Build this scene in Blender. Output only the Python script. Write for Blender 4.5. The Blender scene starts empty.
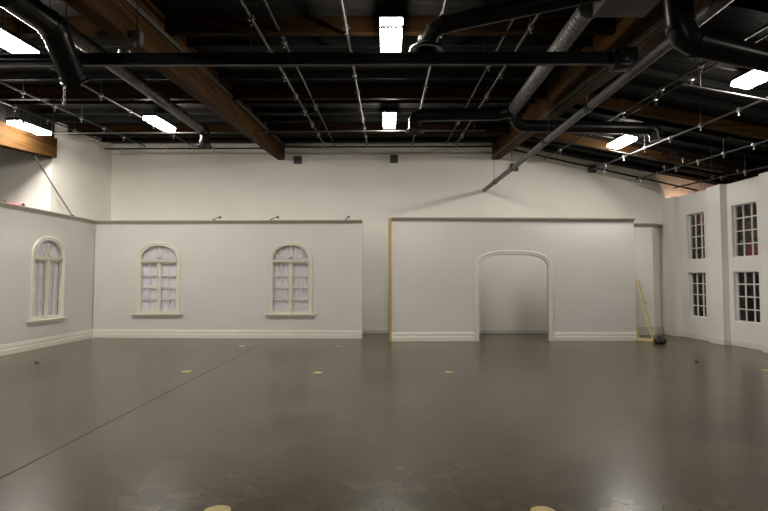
import bpy, bmesh, math, random
from mathutils import Vector, Matrix
from mathutils.geometry import tessellate_polygon
random.seed(7)
SC = bpy.context.scene
COL = SC.collection
PI = math.pi

# ------------------------------------------------------------------ materials
def nodes_of(name):
    m = bpy.data.materials.new(name); m.use_nodes = True
    nt = m.node_tree
    return m, nt, nt.nodes['Principled BSDF'], nt.nodes, nt.links

def mat(name, col, rough=0.6, metal=0.0, var=0.08, scale=6.0, bump=0.0, stretch=(1, 1, 1), spec=0.5, bscale=None):
    m, nt, b, N, L = nodes_of(name)
    b.inputs['Roughness'].default_value = rough
    b.inputs['Metallic'].default_value = metal
    b.inputs['Specular IOR Level'].default_value = spec
    tc = N.new('ShaderNodeTexCoord'); mp = N.new('ShaderNodeMapping')
    mp.inputs['Scale'].default_value = stretch
    L.new(tc.outputs['Object'], mp.inputs['Vector'])
    nz = N.new('ShaderNodeTexNoise'); nz.inputs['Scale'].default_value = scale; nz.inputs['Detail'].default_value = 5
    L.new(mp.outputs['Vector'], nz.inputs['Vector'])
    rp = N.new('ShaderNodeValToRGB')
    rp.color_ramp.elements[0].position = 0.3; rp.color_ramp.elements[1].position = 0.7
    rp.color_ramp.elements[0].color = [c * (1 - var) for c in col] + [1]
    rp.color_ramp.elements[1].color = [min(1, c * (1 + var)) for c in col] + [1]
    L.new(nz.outputs['Fac'], rp.inputs['Fac']); L.new(rp.outputs['Color'], b.inputs['Base Color'])
    if bump:
        bp = N.new('ShaderNodeBump'); bp.inputs['Strength'].default_value = bump; bp.inputs['Distance'].default_value = 0.02
        n2 = nz
        if bscale:
            n2 = N.new('ShaderNodeTexNoise'); n2.inputs['Scale'].default_value = bscale; n2.inputs['Detail'].default_value = 4
            L.new(mp.outputs['Vector'], n2.inputs['Vector'])
        L.new(n2.outputs['Fac'], bp.inputs['Height']); L.new(bp.outputs['Normal'], b.inputs['Normal'])
    return m

def emit(name, col, strength):
    m, nt, b, N, L = nodes_of(name)
    b.inputs['Base Color'].default_value = (0.8, 0.8, 0.8, 1)
    b.inputs['Emission Color'].default_value = (*col, 1)
    b.inputs['Emission Strength'].default_value = strength
    return m

def wood(name, dark, light, axis, lam=0.0):
    m, nt, b, N, L = nodes_of(name)
    b.inputs['Roughness'].default_value = 0.6; b.inputs['Specular IOR Level'].default_value = 0.03
    tc = N.new('ShaderNodeTexCoord'); mp = N.new('ShaderNodeMapping')
    s = [9, 9, 9]; s[axis] = 0.5
    mp.inputs['Scale'].default_value = s
    L.new(tc.outputs['Object'], mp.inputs['Vector'])
    nz = N.new('ShaderNodeTexNoise'); nz.inputs['Scale'].default_value = 1.6; nz.inputs['Detail'].default_value = 7
    nz.inputs['Distortion'].default_value = 0.4
    L.new(mp.outputs['Vector'], nz.inputs['Vector'])
    rp = N.new('ShaderNodeValToRGB')
    rp.color_ramp.elements[0].position = 0.33; rp.color_ramp.elements[0].color = (*dark, 1)
    rp.color_ramp.elements[1].position = 0.68; rp.color_ramp.elements[1].color = (*light, 1)
    L.new(nz.outputs['Fac'], rp.inputs['Fac'])
    L.new(rp.outputs['Color'], b.inputs['Base Color'])
    return m

WALL = mat('wall_paint', (0.88, 0.845, 0.775), 0.75, var=0.025, scale=1.2, bump=0.05, bscale=60)
FLATP = mat('flat_paint', (0.55, 0.53, 0.50), 0.7, var=0.02, scale=1.0, bump=0.04, bscale=60)
TRIM = mat('cream_trim', (0.63, 0.595, 0.525), 0.45, var=0.02, scale=3)
SASH = mat('sash_paint', (0.61, 0.57, 0.48), 0.45, var=0.02, scale=3)
CAPM = mat('taupe_cap', (0.36, 0.325, 0.26), 0.6, var=0.05, scale=4)
WHITEW = mat('white_window_wall', (0.68, 0.66, 0.625), 0.7, var=0.02, scale=1.4, bump=0.04, bscale=60)
WHITE = mat('white_paint', (0.74, 0.72, 0.68), 0.45, var=0.02)
PINK = mat('warm_lit_wall', (0.72, 0.56, 0.47), 0.8, var=0.05, scale=2)  # warm light on the outer wall, put into its base colour
PURLR = wood('lamplit_purlin_wood', (0.026, 0.0125, 0.0045), (0.062, 0.031, 0.0105), 0)  # right bay purlins: lighter copy, the warm lamp's light is in the colour
BEAM = wood('glulam_wood', (0.033, 0.015, 0.005), (0.080, 0.041, 0.0145), 1)
PURL = wood('purlin_wood', (0.010, 0.0048, 0.0017), (0.024, 0.0115, 0.004), 0)
RAWW = wood('raw_pine', (0.33, 0.225, 0.085), (0.45, 0.32, 0.14), 2)
JACKW = wood('pale_pine', (0.50, 0.39, 0.19), (0.66, 0.53, 0.29), 2)
BLACKP = mat('black_duct_paint', (0.006, 0.0055, 0.005), 0.3, 0.0, var=0.3, scale=4, spec=0.17)
BLACKS = mat('black_steel', (0.007, 0.0065, 0.006), 0.35, 0.0, var=0.3, scale=5, spec=0.25)
GALV = mat('galvanised_steel', (0.075, 0.073, 0.07), 0.5, 0.6, var=0.15, scale=14)
PIPEG = mat('dull_grid_pipe', (0.032, 0.031, 0.030), 0.5, 0.5, var=0.2, scale=12)
DULL = mat('dark_conduit', (0.05, 0.048, 0.045), 0.5, 0.3, var=0.2, scale=12)
SPIRAL = mat('spiral_duct_metal', (0.14, 0.136, 0.127), 0.5, 0.4, var=0.12, scale=10)
GREYPIPE = mat('grey_pipe_paint', (0.075, 0.073, 0.072), 0.5, 0.2, var=0.1, scale=8)
PLEN = mat('grey_sheet_metal', (0.12, 0.115, 0.10), 0.6, 0.2, var=0.1, scale=3)
CHROME = mat('bright_zinc', (0.32, 0.315, 0.30), 0.3, 0.9, var=0.1, scale=20)
DGREY = mat('dark_grey_box', (0.10, 0.097, 0.095), 0.6, var=0.1)
RUB = mat('black_vinyl', (0.012, 0.012, 0.013), 0.45, var=0.2, scale=15, bump=0.3)
BRASS = mat('tan_floor_plate', (0.44, 0.34, 0.14), 0.5, 0.1, var=0.18, scale=25)
DARKSPOT = mat('dark_plug', (0.02, 0.018, 0.016), 0.5)
LENS = emit('lamp_lens', (1.0, 0.952, 0.87), 113.0)
WARM = emit('warm_bulb', (1.0, 0.60, 0.38), 340.0)
EXITR = emit('exit_red', (1.0, 0.04, 0.05), 1.6)

def make_floor_mat():
    m, nt, b, N, L = nodes_of('polished_concrete')
    tc = N.new('ShaderNodeTexCoord')
    def noise(sc, det, dist=0.0):
        n = N.new('ShaderNodeTexNoise'); n.inputs['Scale'].default_value = sc; n.inputs['Detail'].default_value = det
        n.inputs['Distortion'].default_value = dist; L.new(tc.outputs['Object'], n.inputs['Vector']); return n
    n1 = noise(0.55, 8, 0.7); n2 = noise(4.0, 8, 0.3)
    rp = N.new('ShaderNodeValToRGB')
    rp.color_ramp.elements[0].position = 0.28; rp.color_ramp.elements[0].color = (0.048, 0.038, 0.022, 1)
    rp.color_ramp.elements[1].position = 0.72; rp.color_ramp.elements[1].color = (0.086, 0.070, 0.045, 1)
    L.new(n1.outputs['Fac'], rp.inputs['Fac'])
    r2 = N.new('ShaderNodeValToRGB')
    r2.color_ramp.elements[0].position = 0.3; r2.color_ramp.elements[0].color = (0.72, 0.72, 0.72, 1)
    r2.color_ramp.elements[1].position = 0.75; r2.color_ramp.elements[1].color = (1.2, 1.2, 1.2, 1)
    L.new(n2.outputs['Fac'], r2.inputs['Fac'])
    mx = N.new('ShaderNodeMix'); mx.data_type = 'RGBA'; mx.blend_type = 'MULTIPLY'; mx.inputs[0].default_value = 1
    L.new(rp.outputs['Color'], mx.inputs[6]); L.new(r2.outputs['Color'], mx.inputs[7])
    # saw-cut control joints
    sx = N.new('ShaderNodeSeparateXYZ'); L.new(tc.outputs['Object'], sx.inputs[0])
    wob = noise(2.2, 3)
    def joint(axis, at, w):
        a = N.new('ShaderNodeMath'); a.operation = 'SUBTRACT'; L.new(sx.outputs[axis], a.inputs[0]); a.inputs[1].default_value = at
        wv = N.new('ShaderNodeMath'); wv.operation = 'MULTIPLY_ADD'; L.new(wob.outputs['Fac'], wv.inputs[0]); wv.inputs[1].default_value = 0.03
        L.new(a.outputs[0], wv.inputs[2])
        o = N.new('ShaderNodeMath'); o.operation = 'SUBTRACT'; L.new(wv.outputs[0], o.inputs[0]); o.inputs[1].default_value = 0.015
        c = N.new('ShaderNodeMath'); c.operation = 'ABSOLUTE'; L.new(o.outputs[0], c.inputs[0])
        d = N.new('ShaderNodeMath'); d.operation = 'LESS_THAN'; L.new(c.outputs[0], d.inputs[0]); d.inputs[1].default_value = w
        return d
    cur = mx.outputs[2]; joints = []
    for ax, at, w in (('X', -3.55, 0.008), ('X', 3.7, 0.008), ('Y', 4.36, 0.008), ('Y', 13.1, 0.02)):
        j = joint(ax, at, w); joints.append(j)
        f = N.new('ShaderNodeMath'); f.operation = 'MULTIPLY'; L.new(j.outputs[0], f.inputs[0])
        f.inputs[1].default_value = 0.7 if (ax == 'X' and at < 0) else 0.35
        q = N.new('ShaderNodeMix'); q.data_type = 'RGBA'; L.new(f.outputs[0], q.inputs[0])
        L.new(cur, q.inputs[6]); q.inputs[7].default_value = (0.022, 0.018, 0.015, 1); cur = q.outputs[2]
    L.new(cur, b.inputs['Base Color'])
    sv = N.new('ShaderNodeMath'); sv.operation = 'SUBTRACT'; sv.inputs[0].default_value = 0.38; L.new(joints[0].outputs[0], sv.inputs[1]); sv.use_clamp = True
    L.new(sv.outputs[0], b.inputs['Specular IOR Level'])
    rr = N.new('ShaderNodeMapRange'); rr.inputs['To Min'].default_value = 0.21; rr.inputs['To Max'].default_value = 0.28
    L.new(n2.outputs['Fac'], rr.inputs['Value']); L.new(rr.outputs[0], b.inputs['Roughness'])
    return m
FLOOR = make_floor_mat()

def make_deck_mat():
    m, nt, b, N, L = nodes_of('black_roof_deck')
    tc = N.new('ShaderNodeTexCoord')
    mp = N.new('ShaderNodeMapping'); mp.inputs['Scale'].default_value = (0.5, 7.0, 1)
    L.new(tc.outputs['Object'], mp.inputs['Vector'])
    nz = N.new('ShaderNodeTexNoise'); nz.inputs['Scale'].default_value = 1.0; nz.inputs['Detail'].default_value = 5; nz.inputs['Distortion'].default_value = 0.5
    L.new(mp.outputs['Vector'], nz.inputs['Vector'])
    rp = N.new('ShaderNodeValToRGB')
    rp.color_ramp.elements[0].position = 0.35; rp.color_ramp.elements[0].color = (0.002, 0.0018, 0.0016, 1)
    rp.color_ramp.elements[1].position = 0.7; rp.color_ramp.elements[1].color = (0.010, 0.009, 0.0075, 1)
    L.new(nz.outputs['Fac'], rp.inputs['Fac']); L.new(rp.outputs['Color'], b.inputs['Base Color'])
    bp = N.new('ShaderNodeBump'); bp.inputs['Strength'].default_value = 0.7; bp.inputs['Distance'].default_value = 0.05
    L.new(nz.outputs['Fac'], bp.inputs['Height']); L.new(bp.outputs['Normal'], b.inputs['Normal'])
    b.inputs['Roughness'].default_value = 0.7; b.inputs['Specular IOR Level'].default_value = 0.15
    return m
DECK = make_deck_mat()

def make_glass():
    m = bpy.data.materials.new('window_glass'); m.use_nodes = True
    nt = m.node_tree; N = nt.nodes; L = nt.links
    N.remove(N['Principled BSDF'])
    t = N.new('ShaderNodeBsdfTransparent'); t.inputs[0].default_value = (0.93, 0.93, 0.93, 1)
    g = N.new('ShaderNodeBsdfGlossy'); g.inputs['Roughness'].default_value = 0.03
    lw = N.new('ShaderNodeLayerWeight'); lw.inputs['Blend'].default_value = 0.5
    pw = N.new('ShaderNodeMath'); pw.operation = 'POWER'; L.new(lw.outputs['Facing'], pw.inputs[0]); pw.inputs[1].default_value = 4.0
    fr = N.new('ShaderNodeMath'); fr.operation = 'MULTIPLY_ADD'; L.new(pw.outputs[0], fr.inputs[0]); fr.inputs[1].default_value = 0.6; fr.inputs[2].default_value = 0.025
    mx = N.new('ShaderNodeMixShader')
    L.new(fr.outputs[0], mx.inputs[0]); L.new(t.outputs[0], mx.inputs[1]); L.new(g.outputs[0], mx.inputs[2])
    L.new(mx.outputs[0], N['Material Output'].inputs['Surface'])
    return m
GLASS = make_glass()

def make_sheer():
    m, nt, b, N, L = nodes_of('lavender_sheer')
    tc = N.new('ShaderNodeTexCoord'); w = N.new('ShaderNodeTexNoise'); w.inputs['Scale'].default_value = 5
    mp = N.new('ShaderNodeMapping'); mp.inputs['Scale'].default_value = (8, 1, 0.6)
    L.new(tc.outputs['Object'], mp.inputs['Vector']); L.new(mp.outputs['Vector'], w.inputs['Vector'])
    rp = N.new('ShaderNodeValToRGB')
    rp.color_ramp.elements[0].color = (0.83, 0.81, 0.88, 1); rp.color_ramp.elements[1].color = (0.87, 0.85, 0.92, 1)
    L.new(w.outputs['Fac'], rp.inputs['Fac']); L.new(rp.outputs['Color'], b.inputs['Base Color'])
    b.inputs['Roughness'].default_value = 0.9
    return m
SHEER = make_sheer()

def make_backdrop():
    m, nt, b, N, L = nodes_of('night_street_print')
    tc = N.new('ShaderNodeTexCoord')
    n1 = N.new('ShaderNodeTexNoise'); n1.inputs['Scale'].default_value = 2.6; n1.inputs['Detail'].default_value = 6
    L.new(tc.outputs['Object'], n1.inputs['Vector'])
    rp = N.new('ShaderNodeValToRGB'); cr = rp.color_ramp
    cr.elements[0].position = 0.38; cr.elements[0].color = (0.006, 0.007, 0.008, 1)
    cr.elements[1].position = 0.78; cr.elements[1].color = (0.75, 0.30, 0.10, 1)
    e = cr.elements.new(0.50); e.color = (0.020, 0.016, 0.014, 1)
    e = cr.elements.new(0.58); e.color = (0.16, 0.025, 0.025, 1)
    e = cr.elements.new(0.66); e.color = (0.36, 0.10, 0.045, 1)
    L.new(n1.outputs['Fac'], rp.inputs['Fac'])
    cur = rp.outputs['Color']
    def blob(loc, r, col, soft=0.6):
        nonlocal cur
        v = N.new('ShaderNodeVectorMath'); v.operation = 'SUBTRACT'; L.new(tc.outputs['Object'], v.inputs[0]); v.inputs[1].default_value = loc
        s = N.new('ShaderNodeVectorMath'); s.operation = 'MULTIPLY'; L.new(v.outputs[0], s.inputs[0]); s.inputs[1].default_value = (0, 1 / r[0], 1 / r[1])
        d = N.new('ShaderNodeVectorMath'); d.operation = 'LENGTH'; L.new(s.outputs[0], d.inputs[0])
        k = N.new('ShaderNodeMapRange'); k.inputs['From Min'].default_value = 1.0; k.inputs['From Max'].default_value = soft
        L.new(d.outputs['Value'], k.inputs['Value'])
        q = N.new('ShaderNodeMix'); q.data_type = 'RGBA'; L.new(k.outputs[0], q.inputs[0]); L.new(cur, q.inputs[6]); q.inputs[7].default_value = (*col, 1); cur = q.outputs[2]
    blob((0, 14.5, 2.62), (0.36, 0.33), (0.85, 0.02, 0.05), 0.5)  # red light outside the windows, painted into the backdrop colour
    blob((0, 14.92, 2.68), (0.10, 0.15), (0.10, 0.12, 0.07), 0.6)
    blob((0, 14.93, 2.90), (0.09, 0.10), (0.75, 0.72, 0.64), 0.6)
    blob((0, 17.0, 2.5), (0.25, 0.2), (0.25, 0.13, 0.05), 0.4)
    L.new(cur, b.inputs['Base Color']); b.inputs['Roughness'].default_value = 0.7
    return m
BACKDROP = make_backdrop()

# ------------------------------------------------------------------ mesh builder
class MB:
    def __init__(s): s.v = []; s.f = []; s.sm = []
    def add(s, vs, fs, smooth=False):
        o = len(s.v); s.v += [tuple(x) for x in vs]
        for f in fs: s.f.append([i + o for i in f]); s.sm.append(smooth)
        return s
    def box(s, x0, x1, y0, y1, z0, z1, bev=0.0):
        if bev <= 0:
            vs = [(x, y, z) for x in (x0, x1) for y in (y0, y1) for z in (z0, z1)]
            return s.add(vs, [(0, 1, 3, 2), (4, 6, 7, 5), (0, 4, 5, 1), (2, 3, 7, 6), (0, 2, 6, 4), (1, 5, 7, 3)])
        bm = bmesh.new(); bmesh.ops.create_cube(bm, size=1)
        for v in bm.verts:
            v.co = Vector(((x0 + x1) / 2 + v.co.x * (x1 - x0), (y0 + y1) / 2 + v.co.y * (y1 - y0), (z0 + z1) / 2 + v.co.z * (z1 - z0)))
        bmesh.ops.bevel(bm, geom=bm.edges[:], offset=bev, segments=2, affect='EDGES', profile=0.5)
        bm.verts.index_update()
        s.add([v.co for v in bm.verts], [[v.index for v in f.verts] for f in bm.faces]); bm.free(); return s
    def bar(s, a, b, w, h, up=(0, 0, 1)):
        a, b = Vector(a), Vector(b); t = (b - a).normalized(); u = Vector(up)
        if abs(t.dot(u)) > 0.98: u = Vector((1, 0, 0))
        n = t.cross(u).normalized(); u = n.cross(t).normalized()
        vs = [p + n * sx * w / 2 + u * sz * h / 2 for p in (a, b) for sx in (-1, 1) for sz in (-1, 1)]
        return s.add(vs, [(0, 1, 3, 2), (4, 6, 7, 5), (0, 4, 5, 1), (2, 3, 7, 6), (0, 2, 6, 4), (1, 5, 7, 3)])
    def tube(s, pts, r, n=12, cap=True, smooth=True):
        pts = [Vector(p) for p in pts]; k = len(pts)
        rs = r if isinstance(r, (list, tuple)) else [r] * k
        tang = []
        for i in range(k):
            a = (pts[i] - pts[i - 1]).normalized() if i else None
            b = (pts[i + 1] - pts[i]).normalized() if i < k - 1 else None
            tang.append(b if a is None else a if b is None else (a + b).normalized())
        u = Vector((0, 0, 1)) if abs(tang[0].z) < 0.9 else Vector((1, 0, 0))
        nn = tang[0].cross(u).normalized(); vs = []
        for i in range(k):
            nn = (nn - tang[i] * nn.dot(tang[i])).normalized(); bb = tang[i].cross(nn)
            m = 1.0
            if 0 < i < k - 1:
                c = (pts[i] - pts[i - 1]).normalized().dot(tang[i]); m = 1 / max(c, 0.6)
            for j in range(n):
                a = 2 * PI * j / n
                vs.append(pts[i] + (nn * math.cos(a) + bb * math.sin(a)) * rs[i])
        fs = [[i * n + j, i * n + (j + 1) % n, (i + 1) * n + (j + 1) % n, (i + 1) * n + j] for i in range(k - 1) for j in range(n)]
        s.add(vs, fs, smooth)
        if cap:
            s.add(vs[:n], [list(range(n))[::-1]]); s.add(vs[-n:], [list(range(n))])
        return s
    def prism(s, outer, holes, y0, y1):
        """outline in x,z with holes, extruded along y"""
        loops = [outer] + list(holes)
        tri = tessellate_polygon([[Vector((x, z, 0)) for x, z in lp] for lp in loops])
        flat = [p for lp in loops for p in lp]; n = len(flat)
        vs = [(x, y0, z) for x, z in flat] + [(x, y1, z) for x, z in flat]
        fs = [list(t) for t in tri] + [[i + n for i in t][::-1] for t in tri]
        o = 0
        for lp in loops:
            m = len(lp)
            for i in range(m):
                j = (i + 1) % m
                fs.append([o + i, o + j, n + o + j, n + o + i])
            o += m
        return s.add(vs, fs)
    def strip(s, path, prof):
        """sweep a closed profile [(out, y)] along an open x,z path with mitred corners; out is to the left-hand normal of the path"""
        P = [Vector((x, z)) for x, z in path]; k = len(P); vs = []
        for i in range(k):
            a = (P[i] - P[i - 1]).normalized() if i else None
            b = (P[i + 1] - P[i]).normalized() if i < k - 1 else None
            if a is None: nrm = Vector((-b.y, b.x)); m = 1
            elif b is None: nrm = Vector((-a.y, a.x)); m = 1
            else:
                t = (a + b).normalized(); nrm = Vector((-t.y, t.x)); m = 1 / max(0.5, a.dot(t))
            for o, y in prof:
                q = P[i] + nrm * o * m; vs.append((q.x, y, q.y))
        n = len(prof)
        fs = [[i * n + j, i * n + (j + 1) % n, (i + 1) * n + (j + 1) % n, (i + 1) * n + j] for i in range(k - 1) for j in range(n)]
        fs += [list(range(n))[::-1], [(k - 1) * n + j for j in range(n)]]
        return s.add(vs, fs)
    def lathe(s, c, prof, n=24, axis=(0, 0, 1), smooth=True):
        q = Vector((0, 0, 1)).rotation_difference(Vector(axis)); c = Vector(c)
        vs = [c + q @ Vector((r * math.cos(2 * PI * j / n), r * math.sin(2 * PI * j / n), z)) for r, z in prof for j in range(n)]
        fs = [[i * n + j, i * n + (j + 1) % n, (i + 1) * n + (j + 1) % n, (i + 1) * n + j] for i in range(len(prof) - 1) for j in range(n)]
        return s.add(vs, fs, smooth)
    def build(s, name, m, parent=None, **props):
        me = bpy.data.meshes.new(name); me.from_pydata(s.v, [], s.f)
        bm = bmesh.new(); bm.from_mesh(me)
        for f, q in zip(bm.faces, s.sm): f.smooth = q
        bmesh.ops.recalc_face_normals(bm, faces=bm.faces[:]); bm.to_mesh(me); bm.free()
        me.materials.append(m)
        if any(s.sm): me.set_sharp_from_angle(angle=math.radians(40))
        o = bpy.data.objects.new(name, me); COL.objects.link(o)
        if parent: o.parent = parent
        for k, v in props.items(): o[k] = v
        return o

def tag(o, label, cat, group=None, kind=None):
    o['label'] = label; o['category'] = cat
    if group: o['group'] = group
    if kind: o['kind'] = kind
    return o
def empty(name, loc=(0, 0, 0), rz=0.0):
    o = bpy.data.objects.new(name, None); COL.objects.link(o); o.location = loc; o.rotation_euler = (0, 0, rz)
    o.empty_display_size = 0.1; return o
def part_copy(src, parent, loc=None, rot=None):
    c = src.copy(); COL.objects.link(c); c.parent = parent
    if loc is not None: c.location = loc
    if rot is not None: c.rotation_euler = rot
    return c

# ------------------------------------------------------------------ roof surface
BK = 17.4; RX = 3.85; RS = 0.20
def drop(X): return RS * max(0.0, X - RX)
def roofz(X, Y): return 6.5 - 0.055 * (BK - Y) - drop(X)
def gridz(X, Y): return 5.62 + 0.05 * (Y - 7) - drop(X) * 1.125

# ------------------------------------------------------------------ setting
LX0, RX1, FY = -14.0, 11.3, -9.0
o = MB().box(LX0, RX1, FY, 17.6, -0.2, 0.0).build('floor', FLOOR); tag(o, 'dark polished concrete floor of the empty studio', 'floor', kind='structure')
mb = MB()
for x0, x1 in ((LX0, RX), (RX, RX1)):
    q = [(x0, FY), (x1, FY), (x1, 17.6), (x0, 17.6)]
    lo = [(x, y, roofz(x, y)) for x, y in q]; hi = [(x, y, roofz(x, y) + 0.2) for x, y in q]
    mb.add(lo + hi, [(0, 1, 2, 3), (7, 6, 5, 4), (0, 4, 5, 1), (1, 5, 6, 2), (2, 6, 7, 3), (3, 7, 4, 0)])
o = mb.build('ceiling', DECK); tag(o, 'black painted roof deck sloping gently above the studio', 'ceiling', kind='structure')

def wall_back():
    zt = lambda x: roofz(x, BK) + 0.05
    pts = [(-9.7, 0), (RX1, 0), (RX1, zt(RX1)), (RX, zt(RX)), (-9.7, zt(-9.7))]
    o = MB().prism(pts, [], BK, BK + 0.2).build('wall_back', WALL); tag(o, 'off-white back wall rising behind the set walls to the roof', 'wall', kind='structure')
wall_back()
def wall_x(name, x0, x1, ya, yb, m, label):
    X = (x0 + x1) / 2
    vs = [(x, y, z) for x in (x0, x1) for y, z in ((ya, 0), (yb, 0), (yb, roofz(x, yb) + 0.02), (ya, roofz(x, ya) + 0.02))]
    o = MB().add(vs, [(0, 1, 2, 3), (7, 6, 5, 4), (0, 4, 5, 1), (1, 5, 6, 2), (2, 6, 7, 3), (3, 7, 4, 0)]).build(name, m)
    tag(o, label, 'wall', kind='structure')
def wall_y(name, xa, xb, y0, y1, m, label):
    zt = roofz(0, y1) + 0.02
    pts = [(xa, 0), (xb, 0), (xb, roofz(xb, y1) + .02)] + ([(RX, zt)] if xb > RX > xa else []) + [(xa, roofz(xa, y1) + .02)]
    o = MB().prism(pts, [], y0, y1).build(name, m); tag(o, label, 'wall', kind='structure')
wall_x('wall_left', -9.66, -9.46, 14.25, BK, WALL, 'short off-white side wall in the back left corner, above the set wall')
wall_y('wall_left_return', LX0, -9.66, 14.25, 14.45, WALL, 'shadowed off-white wall under the end of the left timber beam')
wall_x('wall_far_left', LX0 - 0.2, LX0, FY, 14.45, WALL, 'off-white outer side wall beyond the left timber beam')
wall_x('wall_outer_right', RX1, RX1 + 0.2, FY, 17.6, PINK, 'building wall with salmon light painted into its colour, showing above the right window wall')
wall_y('wall_front', LX0, RX1, FY - 0.2, FY, WALL, 'off-white wall closing the studio behind the viewpoint')

# right window wall (wall_right) with openings and pilasters
WX = 9.6; WT = 4.5
WIN_Y = ((15.39, 16.2), (13.33, 14.24)); WIN_Z = ((2.43, 3.86), (0.67, 2.03))
def to_right(mb):   # local x -> world Y, local y (away from viewer) -> world +X
    mb.v = [(WX + y, x, z) for x, y, z in mb.v]; return mb
holes = [[(a, c), (b, c), (b, d), (a, d)] for a, b in WIN_Y for c, d in WIN_Z]
o = to_right(MB().prism([(3.0, 0), (17.38, 0), (17.38, WT), (3.0, WT)], holes, 0, 0.11)).build('wall_right', WHITEW)
tag(o, 'white wall on the right with pilasters and four dark multi-pane windows', 'wall', kind='structure')
for i, (a, b) in enumerate(((16.55, 17.15), (14.40, 14.96), (12.38, 12.98))):
    p = MB().box(WX - 0.2, WX, a, b, 0, WT).build('pilaster', WHITEW)
    tag(p, ['white pilaster in the back right corner, beyond the far pair of windows', 'white pilaster between the two pairs of tall dark windows', 'white pilaster at the right edge of the picture, nearest the viewer'][i], 'pilaster', 'pilasters on the right window wall', kind='structure')
    MB().box(WX - 0.225, WX, a - 0.025, b + 0.025, 0, 0.13).box(WX - 0.215, WX, a - 0.015, b + 0.015, 0.13, 0.16).build('plinth', TRIM, p)
mb = MB(); edges = [3.0, 12.35, 13.01, 14.37, 14.99, 16.52, 17.18, 17.35]
for a, b in zip(edges[::2], edges[1::2]): mb.box(WX - 0.022, WX, a, b, 0, 0.13).box(WX - 0.012, WX, a, b, 0.13, 0.16)
o = mb.build('baseboard_right', TRIM); tag(o, 'low white baseboard along the right window wall', 'baseboard', kind='structure')
o = MB().box(-9.46, 8.6, BK - 0.02, BK, 0, 0.10).build('baseboard_back', TRIM); tag(o, 'low white baseboard on the back wall seen through the archway', 'baseboard', kind='structure')

wn = 4
for wi, (a, b) in enumerate(WIN_Y):
    for zi, (c, d) in enumerate(WIN_Z):
        w = empty('window_%d' % wn, (WX, (a + b) / 2, c)); wn += 1
        tag(w, '%s dark twelve-pane window of the %s pair on the right wall' % (('upper', 'lower')[zi], ('far', 'near')[wi]), 'window', 'dark windows in the right wall', kind='structure')
        hw, hh = (b - a) / 2, d - c
        yy = lambda mb: (setattr(mb, 'v', [(y, x, z) for x, y, z in mb.v]), mb)[1]
        ft = 0.022
        yy(MB().prism([(-hw, 0), (hw, 0), (hw, hh), (-hw, hh)], [[(-hw + ft, ft), (hw - ft, ft), (hw - ft, hh - ft), (-hw + ft, hh - ft)]], 0.085, 0.145)).build('window_frame', WHITE, w)
        for k in (1, 2):
            x = -hw + 2 * hw * k / 3
            yy(MB().box(x - 0.013, x + 0.013, 0.095, 0.13, ft, hh - ft)).build('muntin', WHITE, w)
        for k in (1, 2, 3):
            z = hh * k / 4
            yy(MB().box(-hw + ft, hw - ft, 0.097, 0.128, z - 0.013, z + 0.013)).build('muntin', WHITE, w)
        yy(MB().box(-hw + ft - 0.005, hw - ft + 0.005, 0.111, 0.115, ft - 0.005, hh - ft + 0.005)).build('pane', GLASS, w)
TH = 0.05
Rm = Matrix.Translation((WX, 14.0, 0)) @ Matrix.Rotation(TH, 4, 'Z') @ Matrix.Translation((-WX, -14.0, 0))
for q in list(COL.objects):
    if q.parent is None and q.name.split('.')[0] in ('wall_right', 'pilaster', 'baseboard_right', 'window_4', 'window_5', 'window_6', 'window_7'):
        q.location = Rm @ q.location; q.rotation_euler.z = TH
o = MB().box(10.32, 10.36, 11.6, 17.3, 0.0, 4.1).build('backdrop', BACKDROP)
tag(o, 'dark printed night street backdrop with painted-in red glow seen through the right windows', 'backdrop')
# warm work light hidden behind the window wall, it tints the corner salmon
t = empty('work_light', (9.80, 16.95, 0)); tag(t, 'warm work light on a stand behind the right window wall', 'lamp')
MB().lathe((0, 0, 0), [(0.0, 0.0), (0.16, 0.0), (0.16, 0.03), (0.03, 0.05), (0.0, 0.05)], 20).build('base', BLACKS, t)
MB().tube([(0, 0, 0.04), (0, 0, 3.74)], 0.018, 10).build('pole', BLACKS, t)
MB().lathe((0, 0, 3.74), [(0.0, 0.0), (0.04, 0.0), (0.10, 0.06), (0.135, 0.21), (0.128, 0.21), (0.095, 0.065), (0.0, 0.06)], 24).build('reflector', BLACKS, t)
MB().lathe((0, 0, 3.80), [(0.0, 0.0), (0.035, 0.0), (0.06, 0.05), (0.05, 0.10), (0.02, 0.125), (0.0, 0.13)], 18).build('bulb', WARM, t)

# ------------------------------------------------------------------ set walls (flats), 12 ft tall
FH = 3.66
def arch_outline(hw, z0, zs, rise, n=24, ex=2.0):
    pts = [(-hw, z0), (hw, z0), (hw, zs)]
    for i in range(1, n):
        a = PI * i / n; c, s = math.cos(a), math.sin(a)
        pts.append((hw * math.copysign(abs(c) ** (2 / ex), c), zs + rise * abs(s) ** (2 / ex)))
    pts.append((-hw, zs)); return pts
def arch_path(hw, z0, zs, rise, n=24, ex=2.0):
    p = arch_outline(hw, z0, zs, rise, n, ex); return p[1:] + [p[0]]
def crown(mb, x0, x1):
    prof = [(0.0, -0.115), (-0.02, -0.115), (-0.03, -0.085), (-0.075, -0.035), (-0.09, -0.03), (-0.09, 0.0), (0.12, 0.0), (0.12, -0.03), (0.0, -0.03)]
    n = len(prof); vs = [(x, y, FH + z) for x in (x0, x1) for y, z in prof]
    mb.add(vs, [[j, (j + 1) % n, n + (j + 1) % n, n + j] for j in range(n)] + [list(range(n)), list(range(n, 2 * n))[::-1]])
    return mb
BASEP = [(0.0, 0.0), (-0.035, 0.0), (-0.035, 0.115), (-0.028, 0.125), (-0.024, 0.135), (-0.024, 0.205), (-0.012, 0.225), (-0.018, 0.238), (-0.010, 0.255), (0.0, 0.26)]
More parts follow.
